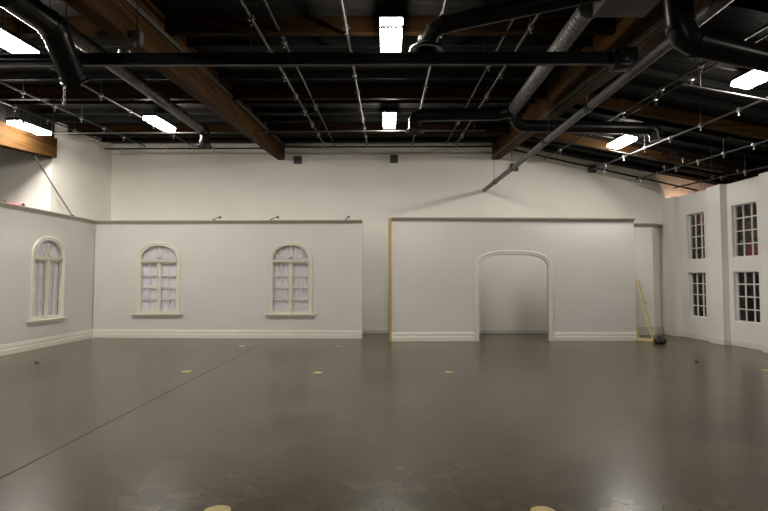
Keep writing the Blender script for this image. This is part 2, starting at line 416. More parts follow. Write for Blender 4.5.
def baseboard(mb, x0, x1):
    n = len(BASEP); vs = [(x, y, z) for x in (x0, x1) for y, z in BASEP]
    return mb.add(vs, [[j, (j + 1) % n, n + (j + 1) % n, n + j] for j in range(n)] + [list(range(n)), list(range(n, 2 * n))[::-1]])
AW = 0.60; AZ0 = 0.76; AZS = 2.47; AR = 0.44     # arched window opening
def set_wall(name, loc, rz, length, label, win=(), door=None):
    t = empty(name, loc, rz); tag(t, label, 'set wall', 'white twelve-foot set walls')
    hs = [[(x + c, z) for x, z in arch_outline(AW, AZ0, AZS, AR)] for c in win]
    outer = [(0, 0), (length, 0), (length, FH - 0.03), (0, FH - 0.03)]
    if door:
        c, hw, zs, rise = door
        arch = arch_path(hw, 0, zs, rise, 40, 2.6)[:]
        arch = [(x + c, z) for x, z in arch][::-1]          # left foot ... right foot
        outer = [(0, 0)] + arch + [(length, 0), (length, FH - 0.03), (0, FH - 0.03)]
    MB().prism(outer, hs, 0, 0.09).build('panel', FLATP, t)
    crown(MB(), 0, length).build('crown_moulding', CAPM, t, label='taupe crown moulding along the top')
    spans = [(0, length)]
    if door: spans = [(0, door[0] - door[1] - 0.12), (door[0] + door[1] + 0.12, length)]
    for a, b in spans: baseboard(MB(), a, b).build('baseboard', TRIM, t)
    if door:
        c, hw, zs, rise = door
        path = [(x + c, z) for x, z in arch_path(hw, 0, zs, rise, 40, 2.6)]
        prof = [(0.0, 0.10), (0.0, -0.02), (-0.02, -0.035), (-0.055, -0.03), (-0.07, -0.045), (-0.115, -0.045), (-0.125, -0.03), (-0.125, 0.0), (-0.01, 0.0), (-0.01, 0.10)]
        MB().strip(path, prof).build('arch_casing', TRIM, t)
    return t
Lb0 = Vector((-9.19, 16.02)); Lb1 = Vector((-0.77, 15.85)); db = Lb1 - Lb0
rzb = math.atan2(db.y, db.x)
set_wall('set_wall', (Lb0.x, Lb0.y, 0), rzb, db.length, 'long white set wall facing the viewer with two arched windows', (2.05, 6.2))
set_wall('set_wall', (-9.2, 3.6, 0), PI / 2, 12.40, 'white side set wall along the left with one arched window', (13.86 - 3.6,))
dr = Vector((7.28, 0.16))
RF = set_wall('set_wall', (0.13, 15.2, 0), math.atan2(dr.y, dr.x), dr.length, 'white set wall with the arched doorway, right of the middle', (), (3.635, 1.04, 2.16, 0.40))
MB().box(-0.085, 0.0, -0.03, 0.10, 0, FH - 0.02).build('edge_stud', RAWW, RF, label='bare ochre timber stud on the left edge')

def arched_window(name, loc, rz, label):
    w = empty(name, loc, rz); tag(w, label, 'window', 'arched windows in the set walls', kind='structure')
    # casing sweeps over jambs and arch
    path = [p for p in arch_path(AW - 0.02, AZ0, AZS, AR - 0.02)]
    MB().strip(path, [(0.02, 0.08), (0.02, -0.012), (0.0, -0.03), (-0.035, -0.025), (-0.05, -0.04), (-0.095, -0.04), (-0.105, -0.025), (-0.105, 0.0), (-0.02, 0.0), (-0.02, 0.08)]).build('casing', SASH, w)
    MB().box(-0.80, 0.80, -0.095, 0.0, 0.715, 0.755, 0.008).box(-0.74, 0.74, -0.05, 0.0, 0.645, 0.715, 0.01).build('window_sill', SASH, w)
    MB().box(-AW + 0.02, AW - 0.02, -0.03, 0.06, 2.345, 2.425, 0.008).box(-AW - 0.0, AW + 0.0, -0.045, 0.0, 2.40, 2.425).build('transom_bar', SASH, w)
    MB().box(-0.03, 0.03, -0.012, 0.06, 0.76, 2.345, 0.006).build('mullion', SASH, w)
    for sx in (-1, 1):
        a, b = (0.03, AW - 0.02); x0, x1 = (a, b) if sx > 0 else (-b, -a)
        s = MB().prism([(x0, 0.76), (x1, 0.76), (x1, 2.345), (x0, 2.345)], [[(x0 + 0.035, 0.84), (x1 - 0.035, 0.84), (x1 - 0.035, 2.30), (x0 + 0.035, 2.30)]], 0.02, 0.065).build('sash', SASH, w)
        xc = (x0 + x1) / 2
        MB().box(xc - 0.012, xc + 0.012, 0.03, 0.055, 0.84, 2.30).build('muntin', SASH, s)
        for k in (1, 2, 3):
            z = 0.84 + 1.46 * k / 4
            MB().box(x0 + 0.035, x1 - 0.035, 0.031, 0.054, z - 0.017, z + 0.017).build('muntin', SASH, s)
        MB().box(x0 + 0.03, x1 - 0.03, 0.056, 0.060, 0.835, 2.305).build('pane', GLASS, s)
    # fan light: radiating bars
    f = MB()
    for k in range(1, 8):
        a = PI * k / 8
        r0 = 0.13; 
        ex, ez = (AW - 0.05) * math.cos(a), (AR - 0.03 + AZS - 2.425) * math.sin(a)
        f.bar((r0 * math.cos(a), 0.035, 2.425 + r0 * math.sin(a)), (ex, 0.035, 2.425 + ez), 0.02, 0.013, up=(0, 1, 0))
    hub = [(0.15 * math.cos(PI * i / 12), 2.425 + 0.15 * math.sin(PI * i / 12)) for i in range(13)] + [(0.105 * math.cos(PI * i / 12), 2.425 + 0.105 * math.sin(PI * i / 12)) for i in range(12, -1, -1)]
    f.prism(hub, [], 0.022, 0.05)
    f.build('fan_bars', SASH, w)
    hole = [(x * 0.985, z) for x, z in arch_outline(AW, 2.425, AZS, AR - 0.01)]
    MB().prism(hole, [], 0.056, 0.060).build('pane', GLASS, w)
    # gathered sheer behind the glass
    vs = []; fs = []; n = 90
    for i in range(n + 1):
        x = -0.66 + 1.32 * i / n
        y = 0.100 + 0.0022 * math.sin(i * 1.05) + 0.001 * math.sin(i * 0.43)
        vs += [(x, y, 0.66), (x, y, 2.98), (x, y + 0.004, 2.98), (x, y + 0.004, 0.66)]
    for i in range(n):
        a, b = 4 * i, 4 * i + 4
        for j in range(4): fs.append([a + j, b + j, b + (j + 1) % 4, a + (j + 1) % 4])
    fs += [[0, 1, 2, 3], [4 * n + 3, 4 * n + 2, 4 * n + 1, 4 * n]]
    MB().add(vs, fs, True).build('sheer_curtain', SHEER, w)
    return w
def on_line(o, rz, s): return (o[0] + math.cos(rz) * s, o[1] + math.sin(rz) * s, 0)
arched_window('window_1', (-9.2, 13.86, 0), PI / 2, 'arched cream window in the left side set wall')
arched_window('window_2', on_line(Lb0, rzb, 2.05), rzb, 'arched cream window near the left end of the long set wall')
arched_window('window_3', on_line(Lb0, rzb, 6.2), rzb, 'arched cream window nearest the middle on the long set wall')

# corner flat behind the right end of the arch wall
A, B, C_ = (7.62, 16.9), (8.76, 16.9), (9.26, 17.33)
t = empty('corner_set_wall', (B[0], B[1], 0)); tag(t, 'narrow angled white set wall in the back right corner, behind the timber brace', 'set wall', 'white twelve-foot set walls')
loc = lambda p: (p[0] - B[0], p[1] - B[1])
def corner_run(prof, inner=None):
    """sweep a profile of (outward, z) along A-B-C"""
    P = [Vector(loc(p)) for p in (A, B, C_)]; vs = []
    for i in range(3):
        a = (P[i] - P[i - 1]).normalized() if i else None; b = (P[i + 1] - P[i]).normalized() if i < 2 else None
        tt = b if a is None else a if b is None else (a + b).normalized(); nrm = Vector((tt.y, -tt.x))
        m = 1 if (a is None or b is None) else 1 / max(0.5, a.dot(tt))
        for o_, z in prof: q = P[i] + nrm * o_ * m; vs.append((q.x, q.y, z))
    n = len(prof)
    fs = [[i * n + j, i * n + (j + 1) % n, (i + 1) * n + (j + 1) % n, (i + 1) * n + j] for i in range(2) for j in range(n)]
    return MB().add(vs, fs + [list(range(n)), [2 * n + j for j in range(n)][::-1]])
corner_run([(0, 0), (0, FH - 0.03), (-0.07, FH - 0.03), (-0.07, 0)]).build('panel', WALL, t)
corner_run([(0.0, FH - 0.115), (0.02, FH - 0.115), (0.075, FH - 0.035), (0.09, FH - 0.03), (0.09, FH), (-0.08, FH), (-0.08, FH - 0.03), (0, FH - 0.03)]).build('crown_moulding', CAPM, t, label='taupe crown moulding along the top')
corner_run([(-y, z) for y, z in BASEP]).build('baseboard', TRIM, t)

# timber jack with sandbag at the right end of the arch wall
t = empty('timber_brace', (7.44, 15.34, 0)); tag(t, 'pale timber brace leaning against the right end of the arch wall', 'brace')
MB().bar((0.03, 0.0, 1.78), (0.33, -0.25, 0.07), 0.085, 0.03, up=(1, -1, 0)).build('diagonal_board', JACKW, t)
MB().bar((0.0, 0.03, 0.045), (0.38, -0.29, 0.045), 0.03, 0.085).build('foot_board', JACKW, t)
MB().bar((0.035, 0.02, 0.03), (0.035, 0.02, 0.36), 0.05, 0.03, up=(1, -1, 0)).build('upright_board', JACKW, t)
MB().bar((0.15, -0.13, 1.15), (0.19, -0.10, 1.10), 0.10, 0.02).build('cleat', JACKW, t)
t = empty('sandbag', (7.74, 14.66, 0)); tag(t, 'black saddle sandbag on the floor by the foot of the timber brace', 'sandbag')
for sx in (-1, 1):
    bm = bmesh.new(); bmesh.ops.create_uvsphere(bm, u_segments=20, v_segments=12, radius=1)
    for v in bm.verts:
        x, y, z = v.co; k = 1 + 0.12 * math.sin(5 * x + 3 * y) * (1 - abs(z))
        v.co = Vector((sx * 0.075 + x * 0.095 * k, y * 0.13 * k, max(0.0, 0.075 + z * 0.085 + 0.012 * math.sin(9 * y))))
    bm.verts.index_update()
    MB().add([v.co for v in bm.verts], [[v.index for v in f.verts] for f in bm.faces], True).build('bag_half', RUB, t); bm.free()
MB().tube([(0, -0.10, 0.10), (-0.01, -0.06, 0.19), (0, 0.0, 0.215), (0.01, 0.06, 0.19), (0, 0.10, 0.10)], 0.014, 8).build('handle', RUB, t)

# ------------------------------------------------------------------ roof timbers
def beam(x0, x1, ya, yb, zb, top, label, conduit=None, lightside=None):
    zl = lambda Y: zb(Y)
    vs = [(x, y, z) for x in (x0, x1) for y, z in ((ya, zl(ya)), (yb, zl(yb)), (yb, top(yb)), (ya, top(ya)))]
    t = empty('timber_beam', (x0, yb, zl(yb))); tag(t, label, 'beam', 'laminated timber roof beams')
    off = Vector(t.location)
    b = MB().add([Vector(v) - off for v in vs], [(0, 1, 2, 3), (7, 6, 5, 4), (0, 4, 5, 1), (1, 5, 6, 2), (2, 6, 7, 3), (3, 7, 4, 0)])
    b.build('laminated_timber', BEAM, t)
    m = MB()
    if conduit:
        for dz in conduit[1]:
            m.tube([Vector((conduit[0], y, zl(y) + dz + (0.0))) - off for y in (ya, yb - 0.05)], 0.016, 8)
        m.build('conduit', GALV, t, label='thin grey conduit along the beam face')
    return t
zb = lambda Y: 5.91 - 0.075 * (BK - Y)
rt = lambda X: (lambda Y: roofz(X, Y) + 0.01)
beam(-3.74, -3.51, FY + .1, BK, zb, rt(-3.6), 'heavy brown timber beam left of the middle row of lamps', (-3.485, (0.46, 0.50)))
beam(3.60, 3.84, FY + .1, BK, zb, rt(3.6), 'heavy brown timber beam right of the middle, above the sloping grey pipe', (3.575, (0.05, 0.10)))
zb2 = lambda Y: 5.24 - 0.083 * (14.25 - Y)
beam(-9.56, -9.31, FY + .1, 14.245, zb2, lambda Y: 5.80 - 0.083 * (14.25 - Y), 'orange-lit timber beam at the far left, close to a lamp')
o = MB().box(-9.55, -9.36, FY + .1, 14.2, 0, 0.01)
def header():
    vs = [(x, y, z) for x in (-9.55, -9.40) for y, z in ((FY, zb2(FY) + .55), (14.25, 5.79), (14.25, roofz(0, 14.25) + .01), (FY, roofz(0, FY) + .01))]
    o = MB().add(vs, [(0, 1, 2, 3), (7, 6, 5, 4), (0, 4, 5, 1), (1, 5, 6, 2), (2, 6, 7, 3), (3, 7, 4, 0)]).build('trim_1', DECK)
    tag(o, 'black infill panel between the far left beam and the roof deck', 'panel', kind='structure')
header()

bays = (('left', -9.38, -3.745), ('middle', -3.505, 3.595), ('right', 3.845, RX1))
for yi, (Y, what) in enumerate(((14.87, 'nearest the back wall'), (11.42, 'second from the back wall'), (7.95, 'third from the back wall'), (4.4, 'above the front of the floor'))):
    for bn, xa, xb in bays:
        h = 0.27
        vs = [(x, y, roofz(x, Y) + dz) for x in (xa, xb) for y in (Y - 0.06, Y + 0.06) for dz in (-h, 0.0)]
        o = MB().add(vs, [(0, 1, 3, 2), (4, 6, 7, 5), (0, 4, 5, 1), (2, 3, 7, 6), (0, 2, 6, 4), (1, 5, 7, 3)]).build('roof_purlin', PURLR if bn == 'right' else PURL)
        tag(o, 'dark brown roof purlin of the %s bay, %s' % (bn, what), 'purlin', 'roof purlins across the bays')
# small black joists between the purlins
jl = ('1st', '2nd', '3rd', '4th', '5th', '6th', '7th', '8th', '9th')
for ji, Y in enumerate((16.6, 15.75, 14.0, 13.15, 12.3, 10.5, 9.65, 8.8, 7.0)):
    for bn, xa, xb in bays:
        h = 0.12
        vs = [(x, y, roofz(x, Y) + dz) for x in (xa, xb) for y in (Y - 0.03, Y + 0.03) for dz in (-h, 0.0)]
        o = MB().add(vs, [(0, 1, 3, 2), (4, 6, 7, 5), (0, 4, 5, 1), (2, 3, 7, 6), (0, 2, 6, 4), (1, 5, 7, 3)]).build('roof_joist', DECK)
        tag(o, 'thin black roof joist of the %s bay, %s counted from the back wall' % (bn, jl[ji]), 'joist', 'thin joists under the roof deck')

# ------------------------------------------------------------------ lamps
def make_lamp():
    t = empty('ceiling_lamp')
    W, Ln = 0.155, 0.56       # half sizes
    MB().box(-W - 0.012, W + 0.012, -Ln - 0.02, Ln + 0.02, 0.03, 0.10, 0.012).build('housing', BLACKS, t)
    MB().box(-W, W, -Ln + 0.14, Ln, -0.05, 0.03).build('lens', LENS, t)
    MB().box(-W, W, -Ln, -Ln + 0.055, -0.05, 0.03).build('lens', LENS, t)
    MB().box(-W - 0.006, W + 0.006, -Ln + 0.06, -Ln + 0.135, -0.055, 0.03).build('cross_strip', BLACKS, t)
    for sy in (-1, 1): MB().tube([(0, sy * 0.4, 0.11), (0, sy * 0.4, 0.33)], 0.006, 6).build('hanger_rod', GALV, t)
    return t
lamps = [
 (0.06, 7.42, 5.40, 'rectangular high bay lamp in the middle row, nearer and larger'),
 (0.06, 12.75, 5.83, 'rectangular high bay lamp in the middle row, far one by the back wall'),
 (-5.62, 7.30, 5.34, 'bright lamp cut by the left edge of the picture, beside the black duct'),
 (-5.74, 12.75, 5.76, 'lamp at the far end under the left spiral duct'),
 (-8.86, 12.5, 5.58, 'lamp next to the orange-lit timber beam at far left'),
 (6.25, 8.40, 5.24, 'bright lamp cut by the right edge of the picture, under the bent black duct'),
 (6.42, 13.90, 5.576, 'lamp over the right side near the pair of dark windows and the back wall'),
 (-8.97, 7.50, 5.25, 'lamp along the far left beam, out of view'),
]
for X, Y, zz in ((-5.6, 0.6, 5.1), (6.2, 0.6, 4.75), (0.06, -2.2, 4.9)):
    lamps.append((X, Y, zz, 'rectangular high bay lamp behind the viewpoint'))
L0 = make_lamp()
for i, (X, Y, Z, lab) in enumerate(lamps):
    if i == 0: t = L0
    else:
        t = L0.copy(); COL.objects.link(t)
        for ch in L0.children: part_copy(ch, t)
    t.location = (X, Y, Z); t.rotation_euler = (math.atan(0.045), math.atan(0.2) if X > 4 else 0, 0)
    rise = roofz(X, Y) - Z - 0.10
    for ch in t.children:
        if ch.name.startswith('hanger_rod'): ch.scale.z = 1.0; ch.location.z = 0
    tag(t, lab, 'lamp', 'high bay ceiling lamps')

# ------------------------------------------------------------------ lighting grid pipes
CL = None
def clamp_mesh():
    m = MB().box(-0.034, 0.034, -0.028, 0.028, -0.04, 0.04, 0.01)
    m.tube([(0, 0, -0.04), (0, 0, -0.105)], 0.012, 8).tube([(-0.055, 0, -0.01), (0.055, 0, -0.01)], 0.011, 8)
    m.tube([(0, 0, -0.095), (0, 0, -0.11)], 0.022, 6)
    return m
def grid_pipe(X, ya, yb, r, ys, label, m, hang=True, dz=0.0, seed=0):
    t = empty('grid_pipe', (X, yb, gridz(X, yb) + dz)); tag(t, label, 'pipe', 'lighting grid pipes under the roof')
    off = Vector(t.location); P = lambda Y: Vector((X, Y, gridz(X, Y) + dz)) - off
    MB().tube([P(ya), P(yb)], r, 10).build('pipe', m, t)
    global CL
    for Y in ys:
        if CL is None: CL = clamp_mesh().build('clamp', CHROME, t); CL.location = P(Y)
        else: part_copy(CL, t, P(Y))
    if hang:
        for Y in ys[::2]:
            h = roofz(X, Y) - (gridz(X, Y) + dz)
            MB().tube([P(Y), P(Y) + Vector((0, 0, h - 0.005))], 0.007, 6).build('hanger_rod', GALV, t)
def sp(a, b, n): return [a + (b - a) * i / (n - 1) for i in range(n)]
grid_pipe(-0.62, 3.5, 16.1, 0.021, sp(7.6, 15.9, 9), 'galvanised pipe with clamps just left of the middle lamps', GALV)
grid_pipe(-1.98, 3.5, 16.1, 0.021, sp(7.3, 15.8, 8), 'clamped pipe, left one of the pair between middle lamps and left beam', PIPEG)
grid_pipe(-1.70, 3.5, 16.5, 0.018, [8.3, 12.0], 'thin pipe, right one of the pair between middle lamps and left beam', PIPEG, dz=0.08)
grid_pipe(0.80, 3.5, 16.1, 0.021, [7.2, 8.9, 10.4, 12.2, 14.2, 16.0], 'galvanised pipe with clamps just right of the middle lamps', GALV)
grid_pipe(1.90, 3.5, 16.3, 0.018, [9.4, 13.4], 'thin pipe, left one of the pair beside the right spiral duct', PIPEG, dz=0.08)
grid_pipe(2.18, 3.5, 16.1, 0.024, [7.6, 9.6, 11.0, 14.6, 15.9], 'clamped pipe, right one of the pair beside the right spiral duct', PIPEG)
grid_pipe(5.22, 4.5, 16.9, 0.024, [8.4, 9.6, 11.2, 13.0, 15.3], 'double clamped pipe nearest the right timber beam', PIPEG)
grid_pipe(5.42, 4.5, 12.0, 0.018, [9.0, 10.2], 'thin pipe alongside the double pipe right of the right beam', PIPEG, hang=False, dz=0.03)
grid_pipe(6.80, 4.5, 16.9, 0.022, sp(8.6, 15.8, 7), 'clamped pipe passing the far right lamp', GALV)
grid_pipe(8.25, 4.5, 16.9, 0.022, sp(10.4, 16.6, 7), 'clamped pipe between the far right lamp and the window wall', PIPEG)
grid_pipe(9.50, 6.0, 16.9, 0.022, sp(11.6, 16.4, 6), 'clamped pipe above the top of the right window wall', PIPEG)
grid_pipe(-7.75, 3.5, 16.2, 0.022, sp(8.6, 15.9, 8), 'clamped pipe left of the left spiral duct, over the side set wall', PIPEG)
grid_pipe(-6.20, 3.5, 16.2, 0.022, sp(8.4, 15.9, 7), 'clamped pipe between the left spiral duct and the left lamps', PIPEG)
grid_pipe(-8.72, 3.5, 15.4, 0.022, sp(9.5, 15.2, 6), 'clamped pipe closest to the orange-lit left beam', PIPEG)
def cross_pipe(xa, xb, Y, za, zb_, r, label, m, ends=2, cl=()):
    t = empty('cross_pipe', (xa, Y, za)); tag(t, label, 'pipe', 'pipes crossing the roof grid')
    P = lambda X: Vector((X - xa, 0, (zb_ - za) * (X - xa) / (xb - xa)))
    MB().tube([P(xa), P(xb)], r, 10).build('pipe', m, t)
    for X in sp(xa + 0.3, xb - 0.3, max(2, int(abs(xb - xa) / 2.2))):
        zz = za + P(X).z; h = roofz(X, Y) - zz
        MB().tube([P(X), P(X) + Vector((0, 0, h - 0.005))], 0.006, 6).build('hanger_rod', GALV, t)
    for X in cl: part_copy(CL, t, P(X), (0, 0, PI / 2))
cross_pipe(-9.15, -3.76, 16.35, 6.04, 6.05, 0.026, 'black cross pipe along the back wall, left bay', BLACKS, cl=(-8.6, -7.1, -5.6))
cross_pipe(-3.48, 3.52, 16.2, 6.05, 6.06, 0.026, 'black cross pipe along the back wall, middle bay', BLACKS)
cross_pipe(4.0, 10.25, 16.85, 6.16, 4.75, 0.028, 'black cross pipe sloping down along the back wall to the right corner', BLACKS, cl=(4.9, 7.2, 8.9))
cross_pipe(7.6, 11.0, 15.05, 5.30, 4.55, 0.022, 'black cross pipe over the far pair of right windows', BLACKS, cl=(8.2, 9.6))
cross_pipe(7.6, 11.0, 14.1, 5.30, 4.55, 0.022, 'black cross pipe over the near pair of right windows', BLACKS, cl=(8.2, 9.7))
cross_pipe(7.9, 11.0, 11.75, 5.11, 4.44, 0.022, 'black cross pipe near the right edge, above the near pilaster', BLACKS)
cross_pipe(-9.25, -3.76, 13.46, 5.72, 5.73, 0.022, 'grey conduit under the far left lamps, left bay', DULL)
cross_pipe(-3.48, 2.6, 13.25, 5.69, 5.71, 0.022, 'grey conduit under the far middle lamp, middle bay', DULL)
cross_pipe(3.95, 8.9, 13.5, 5.61, 4.66, 0.022, 'grey conduit under the far right lamp, right bay', DULL)
cross_pipe(5.0, 8.4, 8.55, 5.12, 4.45, 0.020, 'grey conduit under the lamp cut by the right edge', DULL)

# black truss bar across the picture
t = empty('black_bar', (-7.6, 7.0, 4.89)); tag(t, 'long black steel bar spanning the view under the roof', 'bar')
MB().box(0, 11.0, -0.035, 0.035, -0.085, -0.065).box(0, 11.0, -0.035, 0.035, 0.065, 0.085).box(0, 11.0, -0.008, 0.008, -0.065, 0.065).box(0, 11.0, -0.022, 0.022, -0.012, 0.004).build('steel_bar', BLACKS, t)
for x in (0.8, 2.2, 5.7, 8.95):
    h = roofz(-7.6 + x, 7.0) - 4.89 - 0.13
    MB().tube([(x, 0, 0.08), (x, 0, h)], 0.008, 6).build('hanger_rod', BLACKS, t)
MB().box(10.72, 11.04, -0.11, 0.11, -0.15, 0.12, 0.02).box(10.80, 10.92, -0.16, 0.13, -0.10, 0.07, 0.02).tube([(10.76, -0.1, 0.14), (10.92, 0.12, 0.17), (11.0, -0.05, 0.12)], 0.03, 8).build('end_clamp', BLACKS, t)
MB().tube([(3.86, 0.0, 0.09), (3.88, -0.03, 0.13)], 0.02, 8).tube([(4.0, 0.0, 0.09), (4.0, -0.03, 0.12)], 0.02, 8).build('eye_bolts', CHROME, t)

# long grey pipe running under the right beam to the back wall
t = empty('grey_pipe', (3.32, BK - 0.01, 4.85)); tag(t, 'long grey pipe sloping across the right side to touch the back wall', 'pipe')
gz = lambda Y: 4.85 - 0.0218 * (BK - Y)
P = lambda Y: Vector((0, Y - BK + 0.01, gz(Y) - 4.85))
MB().tube([P(1.0), P(BK - 0.012)], 0.066, 16).build('pipe', GREYPIPE, t)
for Y in (15.6, 13.35, 10.6, 8.3):
    MB().tube([P(Y - 0.08), P(Y + 0.08)], 0.08, 16).build('coupling', BLACKS, t)
for Y in (15.75, 13.5, 10.4, 8.4):
    h = roofz(3.32, Y) - gz(Y)
    MB().tube([P(Y) + Vector((0, 0, 0.06)), P(Y) + Vector((0, 0, h - 0.01))], 0.007, 6).build('hanger_wire', BLACKS, t)

# ------------------------------------------------------------------ ducts
def bend(pts, rad, n=5):
    pts = [Vector(p) for p in pts]; out = [pts[0]]
    for i in range(1, len(pts) - 1):
        a, b = (pts[i - 1] - pts[i]), (pts[i + 1] - pts[i]); d = min(rad, a.length * 0.45, b.length * 0.45)
        p0, p1 = pts[i] + a.normalized() * d, pts[i] + b.normalized() * d
        for k in range(n + 1):
            u = k / n; out.append(p0 * (1 - u) ** 2 + pts[i] * 2 * u * (1 - u) + p1 * u * u)
    return out + [pts[-1]]
def spiral_tube(a, b, r, pitch=0.11, n=28):
    a, b = Vector(a), Vector(b); L_ = (b - a).length; k = int(L_ / pitch); pts = []; rs = []
    for i in range(k):
        for u, rr in ((0.0, r), (0.78, r), (0.84, r + 0.007), (0.94, r + 0.007)):
            pts.append(a.lerp(b, (i + u) / k)); rs.append(rr)
    pts.append(b); rs.append(r)
    return MB().tube(pts, rs, n)
def diffuser(par, c, r, off, tilt=(0, 0, 1)):
    c = Vector(c) - off
    m = MB().lathe(c, [(r * 0.62, 0.16), (r * 0.66, 0.08), (r * 0.92, 0.025), (r, 0.02), (r, 0.0), (r * 0.93, 0.0), (r * 0.62, 0.05), (r * 0.62, 0.16)], 32, tilt)
    m.lathe(c, [(r * 0.55, 0.012), (r * 0.55, 0.0), (r * 0.30, 0.03), (0.0, 0.03), (0.0, 0.04), (r * 0.30, 0.04), (r * 0.55, 0.012)], 32, tilt)
    for k in range(4):
        a = PI * k / 2 + 0.4; m.bar(c + Vector((math.cos(a) * r * 0.5, math.sin(a) * r * 0.5, 0.02)), c + Vector((math.cos(a) * r * 0.92, math.sin(a) * r * 0.92, 0.02)), 0.012, 0.012)
    return m.build('diffuser', BLACKS, par)
def collars(par, pts, r, off, m=BLACKP, idx=None):
    for i in idx:
        p = Vector(pts[i]) - off; q = Vector(pts[i + 1]) - off if i + 1 < len(pts) else p + (p - (Vector(pts[i - 1]) - off))
        d = (q - p).normalized() * 0.025
        MB().tube([p - d, p + d], r + 0.013, 24).build('collar', m, par)
def hang(par, p, X, Y, off, r):
    p = Vector(p) - off
    MB().tube([p + Vector((0, 0, r)), Vector((0, 0, roofz(X, Y) - 0.005)) + Vector((p.x, p.y, -off.z))], 0.006, 6).build('hanger_rod', BLACKS, par)

# left duct run: grey spiral duct with a black drop at its near end
t = empty('duct_run', (-4.75, 12.95, 5.66)); off = Vector(t.location); tag(t, 'duct on the left, grey spiral tube with a large black drop elbow near the viewer', 'duct')
spiral_tube(Vector((-4.75, 7.0, 5.50)) - off, Vector((-4.75, 12.9, 5.66)) - off, 0.112).build('spiral_tube', SPIRAL, t)
pe = bend([(-4.75, 12.86, 5.66), (-4.75, 13.16, 5.67), (-4.75, 13.16, 5.40)], 0.16)
MB().tube([p - off for p in pe], 0.122, 24, smooth=True).build('elbow', BLACKP, t, label='black end elbow')
collars(t, pe, 0.122, off, idx=(0, 3))
diffuser(t, (-4.75, 13.16, 5.27), 0.21, off)
for Y in (9.0, 11.0): hang(t, (-4.75, Y, 5.5 + 0.027 * (Y - 7)), -4.75, Y, off, 0.11)
A0 = Vector((-4.23, 5.5, 5.0)); B0 = Vector((-4.26, 6.36, 5.05)); D0 = Vector((-4.23, 6.76, 4.55))
pd = bend([A0, B0, D0], 0.10, 2)
MB().tube([p - off for p in pd], 0.16, 24, smooth=True).build('drop_duct', BLACKP, t, label='large black drop duct')
MB().tube([B0 + Vector((-0.05, 0.1, 0.05)) - off, Vector((-4.55, 6.75, 5.36)) - off, Vector((-4.75, 7.05, 5.50)) - off], 0.118, 20).build('branch', BLACKP, t)
collars(t, pd, 0.16, off, idx=(1, 3)); collars(t, pd, 0.16, off, idx=(len(pd) - 1,))
diffuser(t, D0 + Vector((0.01, 0.04, -0.05)), 0.185, off, (D0 - B0).normalized() * -1)
hang(t, A0 + Vector((0.1, 0.6, 0)), -4.5, 5.5, off, 0.14)

# right duct run: sheet metal box, spiral tube and black branches
t = empty('duct_run', (2.8, 11.3, 5.58)); off = Vector(t.location); tag(t, 'duct along the right timber beam, grey spiral tube with box and black branches', 'duct')
S0 = Vector((2.63, 6.52, 5.36)); S1 = Vector((2.8, 11.2, 5.58))
spiral_tube(S0 - off, S1 - off, 0.122).build('spiral_tube', SPIRAL, t)
collars(t, [S0.lerp(S1, k) for k in (0.01, 0.2, 0.985, 1.0)], 0.124, off, SPIRAL, idx=(0, 2))
for k in (0.36, 0.75): p = S0.lerp(S1, k); hang(t, p, p.x, p.y, off, 0.122)
x0, x1, y0, y1, zb_ = 2.66 - off.x, 3.33 - off.x, 5.05 - off.y, 6.5 - off.y, 5.215 - off.z
MB().add([(x0, y0, zb_), (x1, y0, zb_), (x1, y1, zb_), (x0, y1, zb_), ((x0 + x1) / 2, (y0 + y1) / 2, zb_ - 0.05), (x0, y0, zb_ + 0.32), (x1, y0, zb_ + 0.32), (x1, y1, zb_ + 0.32), (x0, y1, zb_ + 0.32)],
       [(0, 1, 4), (1, 2, 4), (2, 3, 4), (3, 0, 4), (0, 1, 6, 5), (1, 2, 7, 6), (2, 3, 8, 7), (3, 0, 5, 8), (5, 6, 7, 8)]).build('duct_box', PLEN, t, label='grey sheet metal box')
MB().box(x0 - 0.015, x1 + 0.015, y0 - 0.015, y1 + 0.015, zb_ + 0.28, zb_ + 0.32).build('flange', PLEN, t)
pd = bend([(2.67, 6.20, 5.40), (0.70, 7.00, 5.36), (0.565, 7.06, 5.16)], 0.2, 4)
MB().tube([p - off for p in pd], 0.117, 24).build('branch_duct', BLACKP, t, label='black branch duct')
MB().lathe(Vector((0.555, 7.08, 5.03)) - off, [(0.117, 0.20), (0.127, 0.14), (0.19, 0.055), (0.235, 0.04), (0.24, 0.02), (0.235, 0.0), (0.20, 0.0), (0.12, 0.055), (0.112, 0.20)], 36).build('round_outlet', BLACKP, t, label='black round outlet')
collars(t, pd, 0.117, off, idx=(1, 4, len(pd) - 1))
hang(t, (1.7, 6.59, 5.38), 1.7, 6.59, off, 0.12)
pd = bend([(2.82, 11.15, 5.58), (2.55, 11.33, 5.52), (0.64, 11.35, 5.50), (0.62, 11.35, 5.24)], 0.2, 4)
MB().tube([p - off for p in pd], 0.135, 24).build('branch_duct', BLACKP, t, label='black branch duct')
collars(t, pd, 0.135, off, idx=(1, 6, 10, len(pd) - 2))
diffuser(t, (0.62, 11.35, 5.12), 0.21, off)
pd = bend([(2.82, 11.25, 5.56), (2.92, 11.28, 5.24), (5.95, 11.28, 5.17), (5.99, 11.28, 4.93)], 0.28, 5)
MB().tube([p - off for p in pd], 0.135, 24).build('branch_duct', BLACKP, t, label='black branch duct')
collars(t, pd, 0.135, off, idx=(1, 7, 12, len(pd) - 1))
hang(t, (4.6, 11.28, 5.2), 4.6, 11.28, off, 0.13)
pd = bend([(2.985, 5.20, 5.22), (2.985, 5.10, 4.25), (3.88, 5.10, 4.035), (4.90, 5.12, 3.80)], 0.16, 2)
MB().tube([p - off for p in pd], [0.135] * 4 + [0.118] * (len(pd) - 4), 24).build('branch_duct', BLACKP, t, label='large bent black branch duct')
